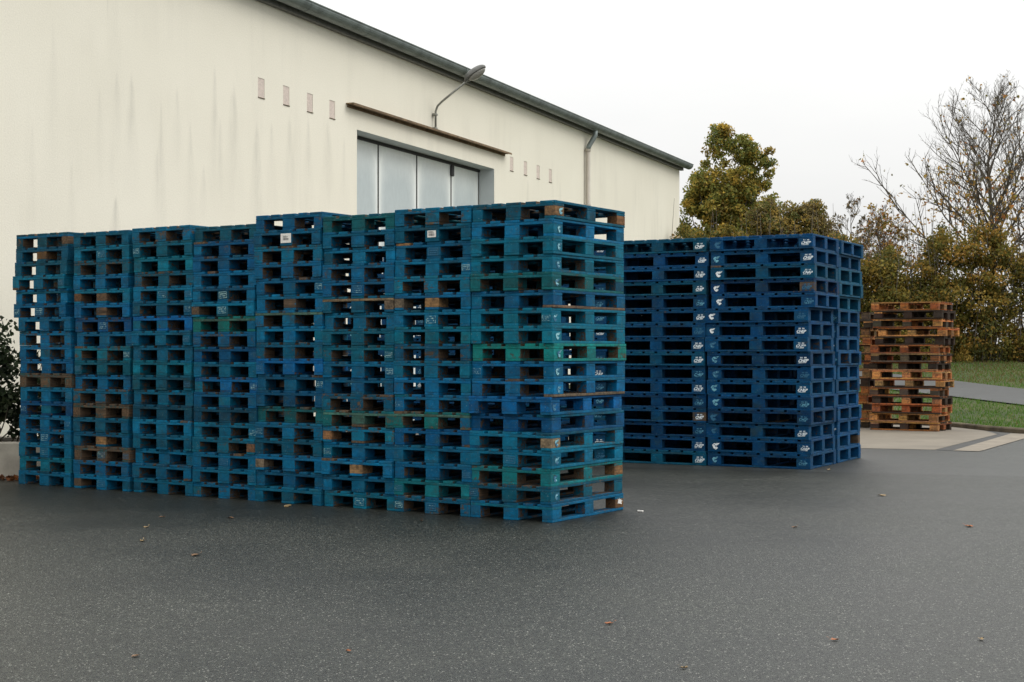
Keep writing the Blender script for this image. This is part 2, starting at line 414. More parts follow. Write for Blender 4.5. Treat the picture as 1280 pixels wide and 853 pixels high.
# ------------------------------------------------------------------ building
WA = R(22.7); dW = Vector((math.sin(WA), math.cos(WA), 0)); nW = Vector((math.cos(WA), -math.sin(WA), 0))
ORG = -12.5*nW
# local frame of the building: x = t along the wall, y = outward from the wall (towards the yard), z = up
bld = empty('warehouse', tuple(ORG))
bld.rotation_euler = (0, 0, math.atan2(dW.y, dW.x))      # local x -> dW ; local y -> 90deg left of dW = -nW (into the building)
tag(bld, 'long cream rendered warehouse with a tall grey panel door and zinc gutter', 'warehouse')
T0, T1, EAVE = -14.0, 42.9, 6.95
DX0, DX1, DH = 22.85, 28.9, 5.27
vents = [19.76, 20.5, 21.24, 21.98, 29.86, 30.66, 31.43, 32.2]
holes = [(DX0, DX1, 0.0, DH, .36)] + [(t-.095, t+.095, 5.34, 5.64, .010) for t in vents]
tb = sorted({T0, T1, *[h[0] for h in holes], *[h[1] for h in holes]}); zb = sorted({-.1, EAVE, *[h[2] for h in holes], *[h[3] for h in holes]})
mb = MB()
for i in range(len(tb)-1):
    for j in range(len(zb)-1):
        ct, cz = (tb[i]+tb[i+1])/2, (zb[j]+zb[j+1])/2
        if any(h[0] < ct < h[1] and h[2] < cz < h[3] for h in holes): continue
        mb.add([(tb[i],0,zb[j]),(tb[i+1],0,zb[j]),(tb[i+1],0,zb[j+1]),(tb[i],0,zb[j+1])], [(0,1,2,3)])
for (a, b, c, d, r) in holes[1:]:
    mb.add([(a,0,c),(b,0,c),(b,0,d),(a,0,d),(a,r,c),(b,r,c),(b,r,d),(a,r,d)], [(0,4,5,1),(1,5,6,2),(2,6,7,3),(3,7,4,0)])
# end walls and back wall with gable
BD = 22.0
RID = EAVE + .1 + BD/2*math.tan(R(13))
for t in (T0, T1):
    pts = [(t,0,-.1),(t,BD,-.1),(t,BD,EAVE),(t,BD/2,RID-.15),(t,0,EAVE)]
    mb.add(pts, [(0,1,2,3,4) if t == T1 else (4,3,2,1,0)])
mb.add([(T0,BD,-.1),(T1,BD,-.1),(T1,BD,EAVE),(T0,BD,EAVE)], [(3,2,1,0)])
mb.build('wall', M_wall, bld)
mb = MB()                       # door reveal
a, b, d, r = DX0, DX1, DH, .36
mb.add([(a,.003,0),(b,.003,0),(b,.003,d),(a,.003,d),(a,r,0),(b,r,0),(b,r,d),(a,r,d)], [(1,5,6,2),(2,6,7,3),(3,7,4,0)])
mb.add([(a,r+.1,0),(b,r+.1,0),(b,r+.1,d),(a,r+.1,d)], [(0,1,2,3)])
mb.build('door_reveal', M_reveal, bld)
for t in vents:
    mv = MB(); mv.box(t-.093, t+.093, .007, .06, 5.343, 5.637)
    vo = mv.build('vent', M_terra, bld)
    ms = MB(); ms.box(t-.095, t+.095, -.012, .01, 5.326, 5.3385); ms.build('vent_sill', M_kerb, vo)
# door panels
edges = [22.86, 24.32, 25.92, 27.50, 28.89]
door = None
for k in range(4):
    x0, x1 = edges[k]+.025, edges[k+1]-.025
    vs = [(x0,r,.04),(x1,r,.04),(x1,r,DH-.06),(x0,r,DH-.06),(x0,r+.06,.04),(x1,r+.06,.04),(x1,r+.06,DH-.06),(x0,r+.06,DH-.06)]
    o = mesh_obj('door_panel', vs, [(0,1,2,3),(0,3,7,4),(1,5,6,2),(3,2,6,7),(0,4,5,1)], M_door, bld)
    at = o.data.attributes.new('panel_uv', 'FLOAT_VECTOR', 'POINT')
    for i, uv in enumerate([(0,0,0),(1,0,0),(1,1,0),(0,1,0)]*2): at.data[i].vector = uv
    if k == 2:
        ml = MB(); ml.box(x1-.03, x1+.10, r-.045, r-.003, 4.98, 5.2, .01); ml.build('lock_box', M_black, o)
mb = MB()
for e in edges[1:4]: mb.box(e-.024, e+.024, r-.004, r+.055, .02, DH-.06)
mb.box(DX0+.005, DX1-.005, r-.03, r+.055, DH-.058, DH-.002)
mb.build('door_seal', M_black, bld)
# rusty canopy rail above the door
mb = MB(); mb.box(22.45, 29.5, -.155, -.003, 5.655, 5.675); mb.box(22.45, 29.5, -.16, -.150, 5.635, 5.654); mb.box(22.5, 29.45, -.02, -.004, 5.61, 5.652)
mb.build('rail_cover', M_rust, bld)
# roof sheets
mb = MB()
ov = .22; th = .12
yr = BD/2; zr = RID; ze = EAVE+.12 - ov*math.tan(R(13))
e0, e1 = T0-.3, T1+.22
for s in (0, 1):
    y_e = -ov if s == 0 else BD+ov
    mb.add([(e0,y_e,ze),(e1,y_e,ze),(e1,yr,zr),(e0,yr,zr),(e0,y_e,ze-th),(e1,y_e,ze-th),(e1,yr,zr-th),(e0,yr,zr-th)],
           [(0,1,2,3),(7,6,5,4),(0,4,5,1),(1,5,6,2),(3,7,4,0)])
mb.build('roof', M_roof, bld)
# half-round gutter with a rolled lip
mb = MB(); GR = .135; gy, gz = -.235, EAVE+.045
ang = [R(180 + a) for a in range(0, 181, 15)]
n = len(ang)
segs = list(np.arange(e0, e1, 2.0)) + [e1]
prof_o = [(gy + GR*math.cos(a), gz + GR*math.sin(a)) for a in ang]; prof_i = [(gy + (GR-.012)*math.cos(a), gz + (GR-.012)*math.sin(a)) for a in reversed(ang)]
prof_ = prof_o + prof_i; m_ = len(prof_)
vs = [(t, y, z) for t in (e0, e1) for y, z in prof_]
fs = [(i, (i+1) % m_, m_+(i+1) % m_, m_+i) for i in range(m_)]
mb.add(vs, fs)
for t in (e0, e1): mb.add([(t, y, z) for y, z in prof_o], [tuple(range(n))])
mb.tube([(e0, gy-GR, gz+.006), (e1, gy-GR, gz+.006)], .014, 8)
for t in np.arange(e0+1, e1, 2.0):       # joints
    vs = [(tt, gy + (GR+.006)*math.cos(a), gz + (GR+.006)*math.sin(a)) for tt in (t-.025, t+.025) for a in ang]
    mb.add(vs, [(i, i+1, n+i+1, n+i) for i in range(n-1)])
mb.build('gutter', M_zinc, bld, smooth=False)
mb = MB(); mb.box(e0, T1+.1, -.10, -.004, EAVE-.13, EAVE-.02); mb.build('fascia', M_lampbody, bld)
# downpipe
dp = MB(); t = 34.56
dp.tube([(t+.12, gy, gz-.10), (t+.12, gy, gz-.24), (t+.02, -.10, gz-.52), (t, -.085, gz-.60)], .062, 12)
dpo = dp.build('downpipe_elbow', M_zinc, bld, smooth=True)
dp = MB(); dp.tube([(t, -.085, gz-.58), (t, -.085, 0.05)], .058, 12); pipe = dp.build('downpipe', M_pvc, bld, smooth=True)
for z in (gz-.62, 5.0, 3.2, 1.4):
    cl = MB(); cl.tube([(t, -.085, z-.025), (t, -.085, z+.025)], .072, 12); cl.box(t-.02, t+.02, -.03, -.004, z-.02, z+.02); cl.build('pipe_clip', M_pvc, pipe)

def w2w(t, out, z):        # wall frame -> world
    p = ORG + dW*t + nW*out; return Vector((p.x, p.y, z))

# wall lamp
lt = 25.9
lamp = empty('wall_lamp', tuple(w2w(lt, 0, 5.68))); lamp.rotation_euler = bld.rotation_euler
tag(lamp, 'grey swan neck outdoor lamp fixed on the cream wall above the door rail', 'wall lamp')
mb = MB(); mb.tube([(0,-.06,-.02),(0,-.06,.36),(0,-.10,.46),(0,-.19,.54),(0,-.75,.92)], .021, 10); mb.build('arm', M_arm, lamp, smooth=True)
mb = MB()
for z in (.03, .30): mb.box(-.05,.05,-.085,-.003,z-.02,z+.02, .004)
mb.build('bracket', M_arm, lamp)
hd = empty('lamp_head', (0, -.90, 1.03)); hd.parent = lamp; hd.rotation_euler = (R(-32), 0, 0); hd.scale = (1.2, 1.15, 1.15)
def ellipsoid(cx, cy, cz, rx, ry, rz, z0=-1, z1=1, nu=20, nv=8):
    vs = []; fs = []
    for j in range(nv+1):
        s = z0 + (z1-z0)*j/nv; a = math.asin(max(-1, min(1, s))); c = math.cos(a)
        for i in range(nu):
            p = 2*math.pi*i/nu; taper = 1 + .25*math.sin(p)
            vs.append((cx + rx*c*math.cos(p)*taper, cy + ry*c*math.sin(p), cz + rz*s))
    for j in range(nv):
        for i in range(nu):
            k = (i+1) % nu; fs.append((j*nu+i, j*nu+k, (j+1)*nu+k, (j+1)*nu+i))
    fs.append(tuple(reversed(range(nu)))); fs.append(tuple(range(nv*nu, (nv+1)*nu)))
    return vs, fs
v, f = ellipsoid(0, 0, 0, .105, .22, .10, -.15, 1); mesh_obj('lamp_housing', v, f, M_lampbody, hd, smooth=True)
v, f = ellipsoid(0, -.03, -.02, .088, .165, .075, -1, -.02); mesh_obj('lamp_lens', v, f, M_lampglass, hd, smooth=True)

# small house behind the warehouse's far corner
hs = empty('small_house', (3.2, 66, 1.2), R(-10)); tag(hs, 'small pale house whose dark roof edge shows past the warehouse corner', 'house')
mb = MB(); mb.add([(-4,0,0),(4,0,0),(4,0,4.3),(0,0,8.0),(-4,0,4.3),(-4,8,0),(4,8,0),(4,8,4.3),(0,8,8.0),(-4,8,4.3)], [(0,1,2,3,4),(1,6,7,2),(5,0,4,9),(6,5,9,8,7)]); mb.build('wall', M_wall, hs)
mb = MB()
for s in (1, -1):
    mb.add([(0,-.4,8.22),(s*4.5,-.4,4.05),(s*4.5,8.4,4.05),(0,8.4,8.22),(0,-.4,8.02),(s*4.5,-.4,3.85),(s*4.5,8.4,3.85),(0,8.4,8.02)],
           [(0,1,2,3),(7,6,5,4),(0,4,5,1),(1,5,6,2),(2,6,7,3)])
mb.build('roof', M_roof, hs)

# ------------------------------------------------------------------ planter with shrub (left)
pl = empty('planter', (-6.9, 16.6, 0)); tag(pl, 'low old concrete planter at the left end of the front pallet row', 'planter')
mb = MB()
mb.box(-2.6, 1.93, -.60, -.46, 0, .40, .012); mb.box(-2.6, 1.93, .46, .60, 0, .40, .012)
mb.box(1.79, 1.93, -.459, .459, 0, .398, .01); mb.box(-2.6, -2.46, -.459, .459, 0, .398, .01)
mb.build('wall', M_concrete, pl)
mb = MB(); mb.box(-2.459, 1.789, -.459, .459, .02, .30); mb.build('soil', M_soil, pl)

# ------------------------------------------------------------------ foliage
def leaves(name, centres, radii, per, size, palette, parent, squash=.8, droop=0.0, weights=None, colvar=.25):
    """many leaf-shaped faces gathered in clumps; each leaf has its own colour"""
    C = np.asarray(centres); k = len(C)
    idx = np.repeat(np.arange(k), per)
    rr = np.asarray(radii)[idx][:, None]
    d = rng.normal(size=(len(idx), 3)); d /= np.linalg.norm(d, axis=1)[:, None]
    pos = C[idx] + d*(rng.random((len(idx), 1))**.45)*rr*np.array([1, 1, squash])
    n = len(pos)
    a = rng.normal(size=(n, 3)); a[:, 2] -= droop; a /= np.linalg.norm(a, axis=1)[:, None]
    b = np.cross(a, rng.normal(size=(n, 3))); b /= np.linalg.norm(b, axis=1)[:, None]
    s = size*(.6 + .8*rng.random((n, 1)))
    fold = np.cross(a, b)*s*.15
    v = np.stack([pos - a*s*.5, pos + b*s*.32 + fold, pos + a*s*.5, pos - b*s*.32 + fold], 1).reshape(-1, 3)
    me = bpy.data.meshes.new(name)
    me.vertices.add(4*n); me.vertices.foreach_set('co', v.ravel())
    me.loops.add(4*n); me.loops.foreach_set('vertex_index', np.arange(4*n))
    me.polygons.add(n); me.polygons.foreach_set('loop_start', np.arange(0, 4*n, 4)); me.polygons.foreach_set('loop_total', np.full(n, 4))
    pal = np.array(palette)
    cl = rng.choice(len(pal), size=k, p=weights)           # dominant colour of each clump
    pick = np.where(rng.random(n) < .6, cl[idx], rng.choice(len(pal), size=n, p=weights))
    col = pal[pick]*(1 + colvar*rng.normal(size=(n, 1))).clip(.4, 1.9)
    me.update(calc_edges=True)
    at = me.attributes.new('leafcol', 'FLOAT_COLOR', 'FACE')
    at.data.foreach_set('color', np.hstack([col.clip(0.002, .9), np.ones((n, 1))]).ravel())
    me.materials.append(M_leaf)
    o = bpy.data.objects.new(name, me); 
    if parent: o.parent = parent
    return link(o)

def ell_points(ells, n, shell=.55):
    out = []
    vol = np.array([e[3]*e[4]*e[5] for e in ells])**.8; vol /= vol.sum()
    for e, m in zip(ells, (vol*n).astype(int)+1):
        d = rng.normal(size=(m, 3)); d /= np.linalg.norm(d, axis=1)[:, None]
        r = shell + (1-shell)*rng.random((m, 1)); r = r*(.85+.3*rng.random((m, 1)))
        out.append(np.array(e[:3]) + d*r*np.array(e[3:6]))
    return np.vstack(out)

def bend(a, b, k=5, sag=.12, jit=.05):
    a = Vector(a); b = Vector(b); L_ = (b-a).length; pts = []
    for i in range(k+1):
        f = i/k; p = a.lerp(b, f); p.z -= math.sin(math.pi*f)*sag*L_*.6
        if 0 < i < k: p += Vector([random.uniform(-1, 1)*jit*L_ for _ in range(3)])
        pts.append(p)
    return pts

def leafy_tree(name, loc, ells, height, trunk_r, nclump, per, size, palette, label, cat, clump_r=.42, weights=None, nlimb=40, group=None, bark=None, shell=.5):
    t = empty(name, loc); tag(t, label, cat, group)
    cs = ell_points(ells, nclump, shell)
    mb = MB(); top = height*.8
    tp = [(random.uniform(-.04, .04)*i, random.uniform(-.04, .04)*i, top*i/6) for i in range(7)]
    mb.tube(tp, [trunk_r*(1-.12*i) for i in range(7)], 10); mb.build('trunk', bark or M_bark, t, smooth=True)
    mb = MB()
    for c in cs[rng.permutation(len(cs))[:nlimb]]:
        h = min(top*.98, max(.25*height*random.uniform(.6, 1.2), c[2]*.55)); k = h/top*6; q = Vector(tp[int(min(5, k))]).lerp(Vector(tp[int(min(5, k))+1]), k-int(min(5, k)) if k < 6 else 1)
        p = bend(q, c, 5); mb.tube(p, [trunk_r*.35*(1-.17*i) for i in range(6)], 5, caps=False)
    mb.build('branches', bark or M_bark, t)
    leaves('crown', cs, [clump_r*random.uniform(.6, 1.35) for _ in cs], per, size, palette, t, weights=weights)
    return t

PAL_AUT = [(.24,.24,.06),(.18,.20,.05),(.36,.29,.06),(.52,.36,.07),(.12,.15,.045),(.28,.20,.06)]
PAL_HEDGE = [(.16,.15,.035),(.24,.19,.04),(.31,.21,.045),(.10,.105,.03),(.40,.23,.05)]
# leafy tree behind the building corner
leafy_tree('leafy_tree', (8.1, 55, .9), [(-.25,0,8.7,.6,.5,.45),(-.55,0,7.8,.45,.5,.6),(.35,0,8.05,.6,.6,.6),(.95,0,7.55,.6,.6,.8),(.35,0,6.8,1.1,1.0,.8),(-.85,0,6.7,.8,.8,.65),(-1.35,0,6.3,.55,.5,.5),(-.4,0,5.9,1.5,1.2,.9),(.5,0,5.3,1.5,1.2,1.4),(-1.2,0,4.6,.9,.8,1.0),(.1,0,3.2,2.2,1.4,1.3)],
           8.4, .16, 430, 120, .115, PAL_AUT, 'tall green and yellow leafy tree behind the far corner of the warehouse', 'tree', .33, [.26,.18,.26,.18,.06,.06], shell=.4)
leafy_tree('leafy_tree', (10.0, 53, .9), [(0,0,3.9,1.5,1.1,1.5),(-.7,0,5.2,.7,.7,.8),(.5,0,5.1,.85,.7,.8),(1.1,0,4.2,.7,.8,1.0)],
           5.6, .10, 260, 130, .105, [(.15,.17,.05),(.24,.20,.065),(.19,.15,.07),(.34,.24,.06)], 'low rounded bushy tree right of the tall leafy tree, above the rear blue pallets', 'tree', .33)
leafy_tree('leafy_tree', (5.9, 60, .9), [(0,0,2.4,1.6,1.1,1.6),(1.4,0,3.0,1.2,1.0,1.4)], 4.4, .1, 90, 80, .17, PAL_AUT, 'small dark leafy tree beside the warehouse corner, behind the small house roof edge', 'tree', .4)

# hedge
hg = empty('hedge', (12.5, 43.6, .9)); tag(hg, 'tall unclipped autumn hedge of green, brown and yellow leaves behind the lawn', 'hedge')
nc = 2600; hx = rng.uniform(-8, 13, nc)
ht = 3.45 + .35*np.sin(hx*1.7) + .25*np.sin(hx*4.1+1) + .3*np.sin(hx*.6) + rng.normal(0, .12, nc)
hf = rng.random(nc)**1.2; hy = rng.normal(0, .5, nc)*(1.15-.6*hf)
cs = np.stack([hx, hy, .1 + hf*ht], 1)
leaves('foliage', cs, rng.uniform(.18, .46, nc), 105, .088, PAL_HEDGE, hg, weights=[.3,.24,.18,.18,.1])
mb = MB()
for i in range(260):
    x = random.uniform(-8, 13); y = random.uniform(-.5, .5)
    p = bend((x, y, -.3), (x+random.uniform(-.6, .6), y+random.uniform(-.3, .3), random.uniform(3.0, 5.0)), 5, 0, .03)
    mb.tube(p, [.022*(1-.16*k) for k in range(6)], 5, caps=False)
mb.build('stems', M_bark2, hg)

# bare trees: leader with ascending limbs, sub-branches and twigs
def bare_tree(name, loc, H, spread, tr, label, nl=34, orange=400, seed=1, lean=0.0, low=.25, leafsize=.105, pal=None, leafz=.5, fine=1.0):
    random.seed(seed)
    t = empty(name, loc); tag(t, label, 'tree')
    mt = MB(); mbr = MB(); tips = []
    K = 9; tp = [Vector((lean*H*(i/K)**2 + random.uniform(-.03, .03)*i*.6, random.uniform(-.03, .03)*i*.6, H*i/K)) for i in range(K+1)]
    mt.tube(tp, [tr*(1-.95*(i/K)**.8)+.006 for i in range(K+1)], 10)
    mt.build('trunk', M_bark, t, smooth=True)
    def sub(p, d, L_, r, lvl):
        k = 5; pts = [p]; q = p.copy(); dd = d.copy()
        for i in range(k):
            dd = (dd + Vector((random.uniform(-.13, .13), random.uniform(-.13, .13), random.uniform(-.04, .15)))).normalized()
            q = q + dd*L_/k; pts.append(q.copy())
        mbr.tube(pts, [max(.0032, r*(1-.16*i)) for i in range(k+1)], 5 if lvl < 2 else 3, caps=False)
        if lvl >= 3: tips.append(pts[-1]); return
        tips.append(pts[-1])
        nsub = [int(8*fine), int(5*fine), int(3*fine)][lvl]
        for j in range(nsub):
            f = .22 + .78*(j+random.random())/nsub; s = min(k-1, int(f*k)); b0 = pts[s].lerp(pts[s+1], f*k-s if f*k-s < 1 else 1)
            ax = (pts[s+1]-pts[s]).normalized()
            pr = ax.cross(Vector((random.uniform(-1, 1), random.uniform(-1, 1), random.uniform(-1, 1)))).normalized()
            nd = (ax*.72 + pr*.62 + Vector((0, 0, .18))).normalized()
            sub(b0, nd, L_*random.uniform(.32, .55)*(1.1-.35*f), r*.5, lvl+1)
    for i in range(nl):
        f = low + (1-low)*((i+.3)/nl)**.95; s = min(K-1, int(f*K)); p = tp[s].lerp(tp[s+1], f*K-s)
        az = i*2.4 + random.uniform(-.4, .4); up = .72 + .62*f
        d = Vector((math.cos(az), math.sin(az), up)).normalized()
        L_ = spread*(1.12-f)*random.uniform(.8, 1.15)*(1.05 if f < .6 else 1.0) + .35
        sub(p, d, L_, tr*.36*(1.15-f)+.005, 0)
    mbr.build('branches', M_bark, t)
    tz = np.array([tuple(q) for q in tips]); zmax = tz[:, 2].max()
    w = np.exp(-((tz[:, 2]/zmax)/leafz)**3*1.5)+.0012; w /= w.sum()
    pick = tz[rng.choice(len(tz), size=min(orange, len(tz)), replace=False, p=w)]
    leaves('crown', pick, rng.uniform(.06, .2, len(pick)), 3, leafsize, pal or [(.46,.26,.06),(.36,.24,.06),(.42,.17,.05),(.20,.18,.04)], t, weights=[.35,.3,.15,.2])
    return t
bare_tree('bare_tree', (14.9, 46, .9), 8.2, 4.5, .14, 'large nearly bare tree with a few orange leaves behind the hedge', 38, 700, seed=4, leafz=.46)
bare_tree('bare_tree', (17.0, 45, .9), 7.2, 2.9, .13, 'nearly bare tree at the right edge of the photo', 24, 260, seed=11, lean=.10, leafz=.40)
bare_tree('bare_tree', (11.9, 47, .9), 4.6, 1.9, .08, 'thin leaning bare tree with orange leaves left of the large bare tree', 30, 800, seed=23, lean=-.07, leafz=.8)
bare_tree('bare_tree', (10.5, 45.5, .9), 4.9, 1.3, .05, 'small twiggy bare sapling just right of the rear blue pallets', 18, 260, seed=31, low=.15, leafz=.9, pal=[(.12,.10,.05),(.17,.12,.05),(.10,.09,.04),(.22,.12,.04)])
random.seed(99)

# shrub in the planter
sh = empty('shrub', (-6.35, 16.62, .30)); tag(sh, 'dark green glossy shrub growing in the concrete planter', 'shrub')
cs = ell_points([(-.2,0,.75,1.15,.42,.80),(.45,-.05,.45,.75,.40,.50),(.98,.05,.5,.45,.34,.5),(-1.2,0,.7,.8,.4,.7),(.35,-.05,1.1,.42,.35,.42)], 480, .3); cs = cs[cs[:, 2] > .02]
leaves('foliage', cs, rng.uniform(.08, .17, len(cs)), 34, .062, [(.022,.036,.016),(.030,.048,.020),(.016,.026,.013),(.045,.06,.028)], sh)
mb = MB()
for i in range(46):
    c = cs[random.randrange(len(cs))]
    mb.tube(bend((c[0]*.7, c[1]*.3, -.02), c, 4, 0, .04), [.012, .010, .008, .006, .004], 5, caps=False)
mb.build('stems', M_bark, sh)

# grass blades
def in_path(x, y):
    # between the two edge lines of the path
    def side(a, b): return (b[0]-a[0])*(y-a[1]) - (b[1]-a[1])*(x-a[0])
    return side((10.66,30.8),(9.75,32.5)) < 0 and side((11.87,34.3),(10.9,36.4)) > 0
n = 60000; gx = rng.uniform(2.5, 14.5, n); gyy = rng.uniform(21, 43, n)
keep = np.array([y > kerb_y(x)+.12 and not in_path(x, y) for x, y in zip(gx, gyy)])
gx, gyy = gx[keep], gyy[keep]; n = len(gx)
gz_ = np.array([lawn_h(x, y) for x, y in zip(gx, gyy)])
ang_ = rng.uniform(0, 6.28, n); hh = rng.uniform(.03, .085, n); ww = rng.uniform(.006, .014, n)
tipx = rng.normal(0, .025, n); tipy = rng.normal(0, .025, n)
v = np.stack([np.stack([gx-ww*np.cos(ang_), gyy-ww*np.sin(ang_), gz_-.004], 1), np.stack([gx+ww*np.cos(ang_), gyy+ww*np.sin(ang_), gz_-.004], 1), np.stack([gx+tipx, gyy+tipy, gz_+hh], 1)], 1).reshape(-1, 3)
me = bpy.data.meshes.new('grass'); me.vertices.add(3*n); me.vertices.foreach_set('co', v.ravel()); me.loops.add(3*n); me.loops.foreach_set('vertex_index', np.arange(3*n))
me.polygons.add(n); me.polygons.foreach_set('loop_start', np.arange(0, 3*n, 3)); me.polygons.foreach_set('loop_total', np.full(n, 3)); me.update(calc_edges=True)
pg = np.array([(.085,.175,.026),(.11,.21,.032),(.07,.145,.024),(.17,.17,.05)])[rng.choice(4, n, p=[.35,.3,.25,.1])]
far = ((gyy > 36) & (rng.random(n) < .5))[:, None]
pg = np.where(far, np.array([(.15,.11,.04)]), pg)
at = me.attributes.new('leafcol', 'FLOAT_COLOR', 'FACE'); at.data.foreach_set('color', np.hstack([pg, np.ones((n, 1))]).ravel())
me.materials.append(M_leaf); go = link(bpy.data.objects.new('grass', me)); tag(go, 'short green grass growing on the lawn', 'grass', kind='stuff')

# ------------------------------------------------------------------ pallets
def part_mesh(name, sx, sy, sz, ctr, half, mat_inner, mat, seed, chip=.0):
    """a sawn board or block, edges softened, slightly warped, with 'paint' (outer faces painted) and 'grain' attributes"""
    rd = random.Random(seed)
    mb = MB()
    nseg = 5 if max(sx, sy) > .3 else 1
    # box subdivided along its long axis
    lx = sx >= sy
    Lh = (sx if lx else sy)/2; Wh = (sy if lx else sx)/2; H = sz/2
    b = .003
    prof = [(-Wh+b,-H),(Wh-b,-H),(Wh,-H+b),(Wh,H-b),(Wh-b,H),(-Wh+b,H),(-Wh,H-b),(-Wh,-H+b)]
    rows = [(-Lh, 1), (-Lh+b, 0)] + [(-Lh+2*Lh*k/nseg, 0) for k in range(1, nseg)] + [(Lh-b, 0), (Lh, 1)]
    vs = []
    for l, e in rows:
        dz = rd.uniform(-.0008, .0008); dw = rd.uniform(-.0012, .0012)
        for w, h in prof:
            ww = w*(1 - b/Wh*e) + dw; hh = h*(1 - b/H*e) + dz
            vs.append((l, ww, hh) if lx else (-ww, l, hh))
    n = 8; fs = []
    for i in range(len(rows)-1):
        for k in range(n):
            j = (k+1) % n; fs.append((i*n+k, (i+1)*n+k, (i+1)*n+j, i*n+j))
    fs.append(tuple(range(n))); fs.append(tuple(reversed(range((len(rows)-1)*n, len(rows)*n))))
    me = bpy.data.meshes.new(name); me.from_pydata(vs, [], fs); me.update()
    import bmesh
    bm = bmesh.new(); bm.from_mesh(me); bmesh.ops.recalc_face_normals(bm, faces=bm.faces); bm.to_mesh(me); bm.free()
    pa = me.attributes.new('paint', 'FLOAT', 'FACE'); ga = me.attributes.new('grain', 'FLOAT', 'FACE')
    for p in me.polygons:
        c = p.center; nn = p.normal
        gx_ = ctr[0]+c.x; gy_ = ctr[1]+c.y
        outer = (abs(gx_) > half[0]-.012 and abs(nn.x) > .4) or (abs(gy_) > half[1]-.012 and abs(nn.y) > .4)
        pa.data[p.index].value = 1.0 if outer else ((.95 if mat_inner else .72) if abs(nn.z) > .5 else (.80 if mat_inner else .60))
        ga.data[p.index].value = 0.0 if lx else 1.0
    me.materials.append(mat)
    return me

def euro_spec():
    sp = []
    for x, w in ((-.35,.1),(0,.145),(.35,.1)): sp.append(('bottom_board', w, 1.2, .022, x, 0, .011))
    for x, w in ((-.35,.1),(0,.145),(.35,.1)):
        for y in (-.5275, 0, .5275): sp.append(('block', w, .145, .078, x, y, .061))
    for y in (-.5275, 0, .5275): sp.append(('stringer_board', .8, .145, .022, 0, y, .111))
    for x, w in ((-.3275,.145),(-.1665,.1),(0,.145),(.1665,.1),(.3275,.145)): sp.append(('deck_board', w, 1.2, .022, x, 0, .133))
    return sp, (.4, .6)
def rental_spec():
    s = 1.065; sp = []
    for y in (-.45, .45): sp.append(('bottom_board', 1.2, .1, .020, 0, y, .010))
    for x in (-.52, 0, .52): sp.append(('bottom_board', .145, .796, .020, x, 0, .010))
    for x, w in ((-.52,.16),(0,.145),(.52,.16)):
        for y in (-.45, 0, .45): sp.append(('block', w, .1, .098, x, y, .069))
    for y in (-.45, 0, .45): sp.append(('stringer_board', 1.2, .1, .022, 0, y, .129))
    for i in range(8): sp.append(('deck_board', .121, 1.0, .022, -.5395+i*.15414, 0, .151))
    return [(n, a*s, b*s, c*s, x*s, y*s, z*s) for n, a, b, c, x, y, z in sp], (.6*s, .5*s)

def proto(spec, mat, seed):
    sp, half = spec
    return [(n, part_mesh(n, sx, sy, sz, (x, y), half, seed >= 6, mat, seed*100+i), (x, y, z)) for i, (n, sx, sy, sz, x, y, z) in enumerate(sp)]
EURO = [proto(euro_spec(), M_paint, k) for k in (1, 2, 3)]
BROWN = [proto(euro_spec(), M_wood, k) for k in (4, 5)]
RENT = [proto(rental_spec(), M_paint, k) for k in (6, 7, 8)]

ORD = ['top', 'second', 'third', 'fourth', 'fifth', 'sixth', 'seventh', 'eighth', 'ninth', 'tenth', 'eleventh', 'twelfth', 'thirteenth', 'fourteenth', 'fifteenth', 'sixteenth', 'seventeenth', 'bottom']
def make_pallet(name, kit, loc, rot, colf, zs=1.0, tilt=(0, 0)):
    root = empty(name, loc, rot); root.rotation_euler = (tilt[0], tilt[1], rot); root.scale = (1, 1, zs)
    parts = []
    for n, me, c in kit:
        o = bpy.data.objects.new(n, me); o.parent = root; o.location = c
        o.color = colf(n, c); COL.objects.link(o); parts.append(o)
    return root, parts

BLUES = {'b': (.001,.087,.182), 't': (.001,.094,.160), 'r': (.001,.076,.215), 'g': (.004,.118,.132), 'n': (.020,.058,.066), 'd': (.002,.055,.098)}
BNAME = {'b': 'blue', 't': 'teal', 'r': 'bright blue', 'g': 'green', 'n': 'brownish worn', 'd': 'dark navy'}
BNW = (.42,.23,.10)
FRONT_K = Vector((.3286, 11.92, 0)); uF = Vector((-.839, .5446, 0)).normalized(); vF = Vector((-uF.y*-1, 0, 0))
vF = Vector((.5446, .839, 0)).normalized()
rotF = math.atan2(-uF.y, -uF.x)
S_OFF = [0.0, .803, 1.606, 2.41, 3.215, 4.035, 4.89, 5.735]
COLS = ['tbttgbttgbbrrtbgtb', 'bbbbtbbtbtbbgbbbgb', 'gbbbbtbttbbbgtbbbt', 'bbbbbbbbtrbbgbtbbb', 'dbbbbtgbbtrbdttbbb', 'btttttrbbtttdbtbbb', 'tttbtbrbttbbntbnbb', 'dddtbbbbbbnbrbbttb']
HSC = [1.0, 1.0, .993, 1.012, .985, .995, .992, 1.0]
STACKW = ['rightmost', 'second from right', 'third from right', 'fourth from right', 'fourth from left', 'third from left', 'second from left', 'leftmost']
LEFTN = ['first (leftmost)', 'second', 'third', 'fourth', 'fifth', 'sixth', 'seventh', 'eighth (rightmost)']
